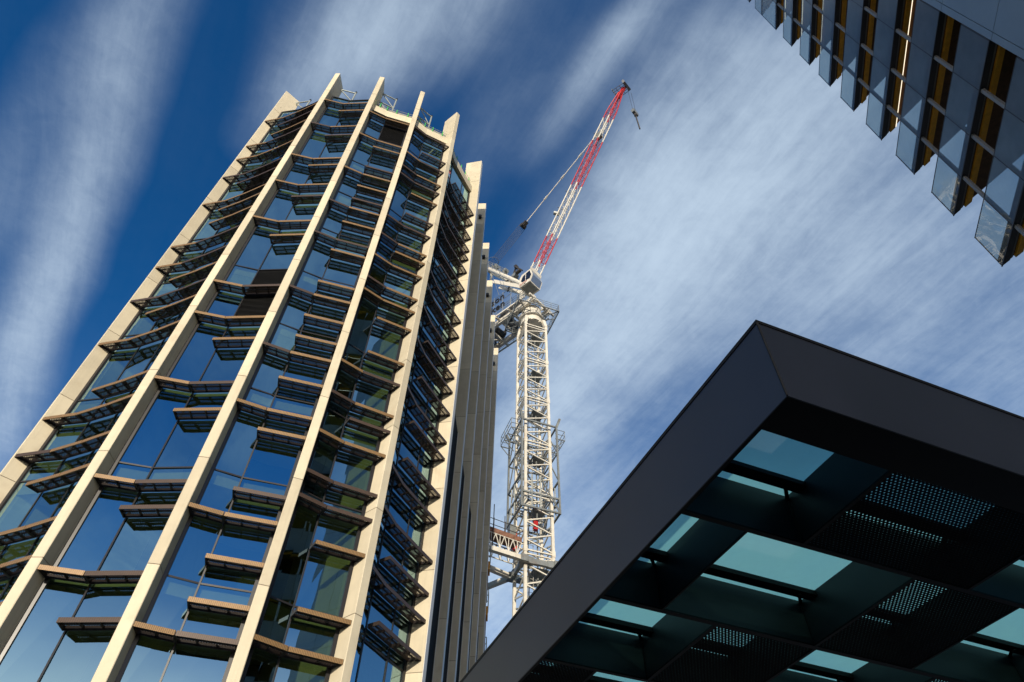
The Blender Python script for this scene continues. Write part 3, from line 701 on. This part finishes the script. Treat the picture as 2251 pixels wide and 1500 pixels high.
cl = MB(); place_text(cl, 'FAVCO', .34, .01, J(cs-.92, zc+.34, 2.765), dj, (0, 0, 1)); cl.cur = 1
place_text(cl, 'CRANES', .25, .01, J(cs-.92, zc+.08, 2.765), dj, (0, 0, 1)); cl.build('cab_lettering', [M['red'], M['letter']], cbo)
# upper frame between turntable and jib foot
uf = MB()
for w in (-.75, .75):
    uf.bar(J(1.3, zd, w), J(-.6, 66.6, w), .3, .3); uf.bar(J(-1.6, zd, w), J(-.6, 66.6, w), .26, .26); uf.bar(J(1.3, zd, w), J(-1.4, zd+2.2, w), .16, .16)
uf.bar(J(-.6, 66.6, -1.0), J(-.6, 66.6, 1.0), .36, .36)
uf.build('pivot_frame', M['white'], crane)
af = MB(); AX = (-7.6, 77.9)
for w in (-.8, .8):
    af.tube(J(-.5, 66.9, w), J(AX[0], AX[1], w*.7), .27, 10); af.tube(J(AX[0]-.05, AX[1]-.4, w*.7), J(-8.2, zd+.3, w), .15, 8)
    af.bar(J(-1.0, 67.0, w), J(-5.9, 72.9, w*.75), .22, .5)
for t in (.25, .5, .75): p = lerp(J(-.5, 66.9), J(AX[0], AX[1]), t); af.bar(p-wj*.7, p+wj*.7, .14, .14)
af.bar(J(AX[0], AX[1], -.9), J(AX[0], AX[1], .9), .4, .5)
af.build('a_frame', M['white'], crane)
ar = MB()                                    # railed walkways and sheaves on the A-frame
for t0, t1, ww in ((.45, .98, 1.0), (.05, .45, -1.0)):
    for w in (ww, ww*.35):
        p = lerp(J(-.5, 66.9, w), J(AX[0], AX[1], w), t0); q = lerp(J(-.5, 66.9, w), J(AX[0], AX[1], w), t1)
        for h in (.5, .95, 1.5): ar.tube(p+V((0, 0, h)), q+V((0, 0, h)), .03, 5)
        for k in range(6): r = lerp(p, q, k/5); ar.tube(r+V((0, 0, .2)), r+V((0, 0, 1.5)), .03, 5)
for k in range(3):
    c = lerp(J(-.5, 68.4), J(AX[0], AX[1]+1.6), .3+.25*k); ar.tube(c+wj*.3, c-wj*.3, .35, 12)
for s, w in ((-3.8, 1.6), (-3.8, -1.6), (-2.6, 1.7)): ar.tube(J(s, 67, w), J(s-1.4, 72.5, w), .03, 5)
cc = lerp(J(-.5, 66.9), J(AX[0], AX[1]), .9)
for k in range(10):
    a = 2*math.pi*k/10; b2 = 2*math.pi*(k+1)/10; r = .8
    ar.tube(cc+dj*(r*math.cos(a))+wj*(r*math.sin(a))+V((0, 0, 2.4)), cc+dj*(r*math.cos(b2))+wj*(r*math.sin(b2))+V((0, 0, 2.4)), .03, 5)
ar.build('a_frame_walkway', M['galv'], crane)
ld = MB()
ld.bar(J(-3.9, 69.5, 0), J(-2.6, 73.6, 0), .14, .2); ld.bar(J(-2.6, 73.6, .3), J(-1.2, 71.2, .3), .14, .18); ld.bar(J(-4.6, 71.5, .4), J(-2.6, 70.8, .4), .12, .14)
ld.box(J(-2.5, 73.6), .3, .5, .5, ang); ld.box(J(-1.9, 71.6, .3), .7, .4, .35, ang)
ld.build('auxiliary_derrick', M['darkmach'], crane)
# jib
JS0, JZ0, JS1, JZ1 = -1.05, 66.3, 17.3, 99.25
jd = (V((dj.x*(JS1-JS0), dj.y*(JS1-JS0), JZ1-JZ0))); JL = jd.length; jd.normalize(); jh = wj.cross(jd).normalized()
if jh.z < 0: jh = -jh
J0 = J(JS0, JZ0)
def jp(t, a, h):                             # point along the jib, a across, h in depth
    k = 1.0
    if t < 3.0: k = .35+.65*t/3.0
    if t > JL-4: k = 1.0-.55*(t-(JL-4))/4
    return J0+jd*t+wj*(a*.46*k)+jh*(h*.56*k)
cuts = [0, 4.9, 9.3, 18.5, 27.3, 32.0, JL]; cols = ['white', 'red', 'white', 'red', 'white', 'red']
for n_, (t0, t1) in enumerate(zip(cuts[:-1], cuts[1:])):
    m = MB(); k = max(2, round((t1-t0)/1.5))
    for a in (-1, 1):
        for h in (-1, 1):
            for j in range(k): m.tube(jp(t0+(t1-t0)*j/k, a, h), jp(t0+(t1-t0)*(j+1)/k, a, h), .085, 6)
    for j in range(k):
        u0, u1 = t0+(t1-t0)*j/k, t0+(t1-t0)*(j+1)/k; um = (u0+u1)/2
        for a in (-1, 1):
            m.tube(jp(u0, a, -1), jp(um, a, 1), .026, 5); m.tube(jp(um, a, 1), jp(u1, a, -1), .026, 5)
            m.tube(jp(u0, a, -1), jp(u0, a, 1), .026, 5)
        for h in (-1, 1):
            m.tube(jp(u0, -1, h), jp(u1, 1, h), .024, 5); m.tube(jp(u0, -1, h), jp(u0, 1, h), .026, 5)
        
    m.build('jib_section', M[cols[n_]], crane)
jt = MB()                                    # ladder along the jib and rest hooks
jt.tube(jp(3, -.2, 1.25), jp(JL-3, -.2, 1.25), .018, 4)
for t in (10.5, 14.5, 17.5, 22, 25, 26.5, 29): jt.bar(jp(t, -1.0, 1.0), jp(t, 1.2, 1.9), .06, .06)
jt.box(jp(28.3, .2, .1), .8, .5, 1.3, ang); jt.tube(jp(13.5, .2, 1.2), jp(13.5, 1.2, 2.2), .28, 8)
jt.build('jib_ladder', M['galv'], crane)
th = MB(); th.bar(jp(JL-.2, -1.1, .2), jp(JL-.2, 1.1, .2), .5, .5); th.bar(jp(JL-1.2, 0, 0), jp(JL+.9, 0, -1.2), .5, .35); th.bar(jp(JL-.4, 0, -.6), jp(JL+1.0, 0, -2.6), .35, .3)
tho = th.build('jib_head', M['red'], crane)
tp = MB(); tc_ = jp(JL+.3, 0, 0)             # railed basket on the jib head
def T(x, y, z): return tc_+dj*(x*.62)+wj*(y*.62)+V((0, 0, z*.7))
for y in (-1.2, -.6, 0, .6, 1.2): tp.tube(T(1.4, y, .3), T(-1.6, y, 1.0), .045, 5); tp.tube(T(-1.6, y, 1.0), T(-1.6, y, 2.0), .035, 5)
for x, z in ((1.4, .3), (.4, .55), (-.6, .8), (-1.6, 1.0), (-1.6, 2.0)): tp.tube(T(x, -1.25, z), T(x, 1.25, z), .04, 5)
tp.cur = 1; tp.hexa([T(1.45, -1.25, .25), T(1.45, 1.25, .25), T(2.0, 1.25, .35), T(2.0, -1.25, .35)], [T(1.2, -1.25, 1.9), T(1.2, 1.25, 1.9), T(1.75, 1.25, 2.0), T(1.75, -1.25, 2.0)])
tp.build('head_basket', [M['galv'], M['trim']], tho)
# luffing gear: pendant bars, block, ropes
pe = MB(); P0 = jp(29.6, 0, 1.3); P1 = J(-.9, 83.0)
pe.tube(P0, P1, .062, 6)
for t in (.26, .5, .73): c = lerp(P0, P1, t); d = (P1-P0).normalized(); pe.bar(c-d*.35, c+d*.35, .2, .16)
pe.build('pendant_bar', M['white'], crane)
bk = MB(); d = (P1-P0).normalized(); bk.bar(P1-d*.2, P1+d*.9, .6, .3); bk.tube(P1+d*.6-wj*.4, P1+d*.6+wj*.4, .3, 12); bk.bar(P1+d*.1, P1+d*.5, .4, .6)
bk.build('luffing_block', M['darkmach'], crane)
ro = MB()
for w in (-.5, -.25, 0, .25, .5): ro.tube(P1+d*.6+wj*w, J(AX[0]+.1, AX[1]+.5, w), .032, 4)
ro.build('luffing_rope', M['rope'], crane)
hk = thing('hook_block', 'small square hook block hanging on two ropes below the crane jib tip', 'hook', (0, 0, 0))
def hang(px_s, z, w): return J(px_s, z, w)
HB = V((J(18.43, 89.7).x, J(18.43, 89.7).y, 89.7)); hk.location = (HB.x, HB.y, HB.z+EYE); hk['_w'] = tuple(hk.location)
m = MB()
for y in (-.42, .42): m.tube(HB+wj*y+V((0, 0, .3)), HB+wj*y*1.1+dj*.2+V((0, 0, 8.2)), .022, 4)
m.build('hoist_rope', M['rope'], hk)
m = MB(); m.hexa([HB+dj*-.2+wj*-.5+V((0, 0, -.3)), HB+dj*.2+wj*-.5+V((0, 0, -.3)), HB+dj*.2+wj*.5+V((0, 0, -.3)), HB+dj*-.2+wj*.5+V((0, 0, -.3))],
                 [HB+dj*-.25+wj*-.55+V((0, 0, .45)), HB+dj*.25+wj*-.55+V((0, 0, .45)), HB+dj*.25+wj*.55+V((0, 0, .45)), HB+dj*-.25+wj*.55+V((0, 0, .45))])
m.build('block_body', M['galv'], hk)
m = MB(); m.tube(HB+V((0, 0, -.3)), HB+V((0, 0, -.9)), .2, 8); m.bar(HB+V((0, 0, -.8)), HB+V((0, 0, -5.2)), .14, .14); m.build('hook_chain', M['darkmach'], hk)
# tie collar and struts to the building
ti = MB(); zt0 = 29.0
TC = [off(-1, -1, .2), off(1, -1, .2), off(1, 1, .2), off(-1, 1, .2)]
for e in range(4):
    p, q = TC[e], TC[(e+1) % 4]; md = (p+q)/2+((p+q)/2-CT).normalized()*-.1
    ti.bar(at(p, zt0), at(lerp(p, q, .3), zt0-.05), .34, .55); ti.bar(at(lerp(p, q, .3), zt0-.05), at(lerp(p, q, .7), zt0-.05), .26, .42); ti.bar(at(lerp(p, q, .7), zt0-.05), at(q, zt0), .34, .55)
for p in TC: ti.box((p.x, p.y, zt0), .6, .6, .55, .33)
ti.build('tie_collar', M['galv'], crane)
st = MB()
for p, q in ((TC[0], V((-1.9, 44.1, 0))), (TC[3], V((-2.0, 46.6, 0))), (TC[3], V((-2.0, 50.2, 0)))): st.bar(at(p, zt0), at(q, zt0), .36, .36)
st.build('tie_strut', M['white'], crane)

# access gangway between building and mast
gw = thing('gangway', 'rusty railed gangway bridging from the finned tower to the crane mast', 'gangway', (0, 45.6, 30.0))
a = V((-2.2, 44.3, 0)); b_ = V((1.15, 46.2, 0)); dd = (b_-a).normalized(); nn = V((-dd.y, dd.x, 0)); zg = 30.9
m = MB(); m.prism([a, b_, b_+nn*1.3, a+nn*1.3], zg, zg+.09); m.bar(at(a-nn*.02, zg+.05), at(b_-nn*.02, zg+.05), .05, .42); m.build('walking_deck', M['rust'], gw)
m = MB(); k = 5
for s in (0, 1.3):
    p, q = a+nn*s, b_+nn*s
    m.bar(at(p, zg-.18), at(q, zg-.18), .06, .08); m.bar(at(p, zg-1.35), at(q, zg-1.35), .06, .08)
    for j in range(k):
        u, v_, w_ = lerp(p, q, j/k), lerp(p, q, (j+.5)/k), lerp(p, q, (j+1)/k)
        m.bar(at(u, zg-.18), at(v_, zg-1.35), .055, .055); m.bar(at(v_, zg-1.35), at(w_, zg-.18), .055, .055); m.bar(at(v_, zg-1.35), at(v_, zg-.18), .045, .045)
m.build('truss', M['white'], gw)
m = MB()
for s in (0, 1.3):
    p, q = a+nn*s, b_+nn*s
    for z in (.55, 1.1): m.tube(at(p, zg+z), at(q, zg+z), .03, 5)
    for t in (.05, .35, .62, .95): u = lerp(p, q, t); m.tube(at(u, zg-.1), at(u, zg+1.2), .03, 5)
u = lerp(a, b_, .33); m.tube(at(u-nn*.06, zg-1.6), at(u-nn*.06, zg+2.4), .04, 6); u = lerp(a, b_, .6); m.tube(at(u, zg), at(u, zg+1.7), .04, 6)
m.build('railing', M['darkmach'], gw)
m = MB(); m.bar(at(a+nn*.2, zg-1.4), at(b_+nn*.2, zg-1.4), .5, .03); m.build('underside_board', M['rust'], gw)

# orange loading brackets on the far edge of the building
def bracket(z, label):
    t = thing('climbing_bracket', label, 'bracket', (-1.25, 44.6, z), 'orange brackets down the far edge of the finned tower')
    x0 = -1.3
    m = MB(); m.box((x0-.3, 44.4, z), .85, .9, .62); m.build('box_body', M['orange'], t)
    m = MB()
    for dx in (-.55, -.3, -.05): m.box((x0+dx, 44.4, z-1.1-.31), .16, .5, 2.2)
    m.build('guide_leg', M['timberdark'], t)
    m = MB()
    for zz in (.7, 1.15, 1.6):
        m.tube((x0-.7, 44.0, z+zz), (x0+.12, 44.0, z+zz), .03, 5); m.tube((x0+.12, 44.0, z+zz), (x0+.12, 44.8, z+zz), .03, 5)
    for p in ((-.7, 44.0), (.12, 44.0), (.12, 44.8)): m.tube((x0+p[0], p[1], z+.3), (x0+p[0], p[1], z+1.6), .03, 5)
    m.build('guard_rail', M['galv'], t)
bracket(27.3, 'uppermost orange bracket with rail on the tower edge beside the crane mast')
bracket(23.85, 'middle orange bracket with rail on the tower edge, above the canopy')
bracket(20.4, 'lowest bracket, mostly hidden behind the dark canopy edge')

# ------------------------------------------------------------------ dark canopy with glazed coffers
cz0, cz1, czg = 4.02, 5.0, 4.58
cu = V((-0.3600, 0.93295, 0)); cv = V((0.93295, 0.3600, 0)); co = V((2.2551, 3.8694, 0))
def C(u, v, z): p = co+cu*u+cv*v; return V((p.x, p.y, z))
can = thing('canopy', 'dark flat canopy with square glazed coffers and perforated soffit panels', 'canopy', (7, 9, GZ))
UL, VL = 11.6, 9.0
def crect(m, u0, u1, v0, v1, z0, z1): m.prism([C(u0, v0, 0).xy, C(u1, v0, 0).xy, C(u1, v1, 0).xy, C(u0, v1, 0).xy], z0, z1)
m = MB(); crect(m, 0, UL, 0, .012, cz0, cz1-.03); m.build('fascia', M['canopy'], can)
m = MB(); crect(m, 0, .012, .0125, VL, cz0, cz1-.03); m.build('fascia', M['canopy'], can)
m = MB(); crect(m, -.008, UL, -.008, .05, cz1-.03, cz1+.012); crect(m, -.008, .05, .0501, VL, cz1-.03, cz1+.012)
m.bar(C(-.003, -.003, cz0), C(-.003, -.003, cz1-.03), .014, .014); m.build('edge_trim', M['soffit'], can)
m = MB(); crect(m, UL-.03, UL, .02, VL, cz0, cz1); crect(m, .02, UL, VL-.03, VL, cz0, cz1-.005); m.build('rear_fascia', M['canopy'], can)
ROWS = [(0.42, 1.66, [(.05, 1.43, 'o'), (1.47, 3.58, 'p'), (3.62, 5.7, 'o'), (5.74, 7.1, 'p'), (7.14, 8.9, 'o')]),
        (1.72, 3.36, [(.05, .79, 'o'), (.81, 2.90, 'o'), (2.94, 4.37, 'p'), (4.40, 6.4, 'o'), (6.44, 8.9, 'p')]),
        (3.43, 4.99, [(.05, 1.52, 'o'), (1.57, 2.94, 'p'), (2.98, 4.82, 'o'), (4.86, 6.9, 'p'), (6.94, 8.9, 'o')]),
        (5.05, 6.6, [(.05, .78, 'p'), (.82, 2.85, 'o'), (2.9, 4.3, 'p'), (4.34, 6.3, 'o'), (6.34, 8.9, 'p')]),
        (6.66, 8.2, [(.05, 1.5, 'o'), (1.54, 3.5, 'p'), (3.54, 5.6, 'o'), (5.64, 8.9, 'o')]),
        (8.26, 9.8, [(.05, .8, 'o'), (.84, 2.9, 'p'), (2.94, 5.0, 'o'), (5.04, 8.9, 'p')]),
        (9.86, 11.4, [(.05, 2.2, 'p'), (2.24, 4.4, 'o'), (4.44, 8.9, 'p')])]
sof = MB()                                   # flat soffit between the coffers
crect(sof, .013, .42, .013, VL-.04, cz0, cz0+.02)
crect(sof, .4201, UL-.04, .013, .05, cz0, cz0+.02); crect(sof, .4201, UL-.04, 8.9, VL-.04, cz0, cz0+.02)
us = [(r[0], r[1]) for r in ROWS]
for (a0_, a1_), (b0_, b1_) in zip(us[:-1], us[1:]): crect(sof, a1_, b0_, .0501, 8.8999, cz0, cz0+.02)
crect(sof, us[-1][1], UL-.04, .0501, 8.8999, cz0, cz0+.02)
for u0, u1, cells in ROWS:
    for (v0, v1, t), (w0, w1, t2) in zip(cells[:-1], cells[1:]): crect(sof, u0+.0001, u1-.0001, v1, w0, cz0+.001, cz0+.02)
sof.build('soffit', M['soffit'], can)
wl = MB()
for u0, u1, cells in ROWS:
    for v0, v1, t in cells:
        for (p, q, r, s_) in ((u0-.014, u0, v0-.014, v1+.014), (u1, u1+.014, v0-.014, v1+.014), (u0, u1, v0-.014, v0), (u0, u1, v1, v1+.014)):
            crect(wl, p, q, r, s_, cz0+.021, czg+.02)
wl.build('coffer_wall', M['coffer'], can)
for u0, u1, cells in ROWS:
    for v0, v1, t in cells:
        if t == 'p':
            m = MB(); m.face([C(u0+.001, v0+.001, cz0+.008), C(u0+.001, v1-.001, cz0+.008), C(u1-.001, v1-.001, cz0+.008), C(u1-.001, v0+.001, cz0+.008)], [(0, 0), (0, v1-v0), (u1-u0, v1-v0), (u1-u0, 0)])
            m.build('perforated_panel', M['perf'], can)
bm_ = MB()
for u0, u1, cells in ROWS:                   # roof beam and its short posts over each row
    um = u1-.31
    crect(bm_, um, um+.14, .06, VL-.06, czg-.06, czg-.004); crect(bm_, um+.03, um+.11, .07, VL-.07, czg-.0039, czg+.025)
    for v0, v1, t in cells:
        bm_.tube(C(um+.07, v1-.22, czg-.03), C(u1-.012, v1-.012, czg-.02), .022, 6); bm_.tube(C(u1-.012, v1-.012, czg-.02), C(u1-.012, v1-.012, cz0+.03), .008, 5)
        bm_.tube(C(um+.07, v1-.22, czg-.08), C(um+.07, v1-.22, czg-.02), .035, 8)
bm_.build('roof_beam', M['soffit'], can)
gb = MB(); gb.face([C(.05, .05, czg+.03), C(.05, VL-.05, czg+.03), C(UL-.05, VL-.05, czg+.03), C(UL-.05, .05, czg+.03)]); gb.build('roof_glass', M['teal'], can)
for (u, v) in ((10.6, 1.2), (10.6, 7.8), (1.2, 8.2), (5.8, 8.2)):
    m = MB(); p = C(u, v, 0); m.tube((p.x, p.y, GZ), (p.x, p.y, cz0+.02), .14, 16); m.build('column', M['canopy'], can)

# ------------------------------------------------------------------ balcony tower at upper right
tw = thing('apartment_tower', 'tower with stacked glass balustrades, orange timber soffits and grey wall panels', 'building', (18, 5, GZ))
T0 = V((16.945, 12.905, 0)); d1 = V((math.sin(math.radians(194.2)), math.cos(math.radians(194.2)), 0)); d2 = V((math.sin(math.radians(150.2)), math.cos(math.radians(150.2)), 0))
nin = V((-d1.y, d1.x, 0))
if nin.x < 0: nin = -nin
LW = 6.62; MOD = LW/4; FH = 3.504; Zt = [20.13+FH*k for k in range(-4, 13)]
def TP(a, p): return T0+d1*a+nin*p
def wedge(p0, p1, a1=LW):                    # strip of slab between two depths, ending on the prow edge
    k = 1.0355
    return [TP(p0*k, p0), TP(a1, p0), TP(a1, p1), TP(p1*k, p1)]
for k, z in enumerate(Zt):
    sb = MB()
    sb.cur = 0; sb.prism([p.xy for p in wedge(.02, .22)], z, z+.34)
    sb.cur = 1; sb.prism([p.xy for p in wedge(.2201, .30)], z+.03, z+.30)
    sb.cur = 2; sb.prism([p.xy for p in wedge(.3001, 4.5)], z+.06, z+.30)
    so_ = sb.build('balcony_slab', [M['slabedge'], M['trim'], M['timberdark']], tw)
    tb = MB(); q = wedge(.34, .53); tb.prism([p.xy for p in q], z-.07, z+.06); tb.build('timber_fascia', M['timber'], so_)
    if k in (7, 10, 11, 12):
        le = MB(); q = wedge(.545, .567); le.prism([p.xy for p in q], z-.06, z+.055); le.build('light_strip', M['led'], so_)
    hgt = 1.86 if k != 12 else FH
    fr = MB()
    for j in range(5):
        p = TP(MOD*j+(.03 if j == 0 else 0), 0); fr.prism([(p+d1*-.02).xy, (p+d1*.02).xy, (p+d1*.02+nin*.02).xy, (p-d1*.02+nin*.02).xy], z+.02, z+hgt)
    fr.prism([TP(.0, -.012).xy, TP(LW, -.012).xy, TP(LW, .018).xy, TP(.02, .018).xy], z-.03, z+.02)
    fr.prism([TP(.0, -.008).xy, TP(LW, -.008).xy, TP(LW, .014).xy, TP(.02, .014).xy], z+hgt, z+hgt+.03)
    bo = fr.build('balustrade', M['slabedge'], tw)
    gp = MB()
    for j in range(4):
        e = [random.uniform(-.004, .004) for _ in range(4)]
        gp.face([V((*TP(MOD*j+.02, e[0]).xy, z+.02)), V((*TP(MOD*(j+1)-.02, e[1]).xy, z+.02)), V((*TP(MOD*(j+1)-.02, e[2]).xy, z+hgt)), V((*TP(MOD*j+.02, e[3]).xy, z+hgt))])
    gp.build('pane', M['balglass'], bo)
    ps = MB()
    for j in range(1, 4): p = TP(MOD*j, .09); ps.bar((p.x, p.y, z+.34), (p.x, p.y, z+FH), .10, .12, d1)
    ps.build('post', M['trim'], tw)
k_ = 1.0355
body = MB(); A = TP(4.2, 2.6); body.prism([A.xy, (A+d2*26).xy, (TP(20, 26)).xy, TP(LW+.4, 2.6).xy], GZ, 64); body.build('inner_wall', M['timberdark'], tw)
cl_ = MB(); cl_.cur = 1; cl_.prism([TP(LW+.06, .05).xy, TP(20.6, .05).xy, TP(20.6, 20).xy, TP(LW+.06, 20).xy], GZ, 66); cl_.cur = 0
aa = [LW+.03]+[LW+.30+1.72*k for k in range(0, 9)]; zz = [GZ]+[20.13+FH*k-.1 for k in range(-5, 14)]
for a0_, a1_ in zip(aa[:-1], aa[1:]):
    for z0, z1 in zip(zz[:-1], zz[1:]):
        cl_.prism([TP(a0_+.012, 0).xy, TP(a1_-.012, 0).xy, TP(a1_-.012, .045).xy, TP(a0_+.012, .045).xy], z0+.012, z1-.012)
cl_.build('wall_panel', [M['cladding'], M['claddingback']], tw)

for o in bpy.data.objects:
    if '_w' in o: del o['_w']
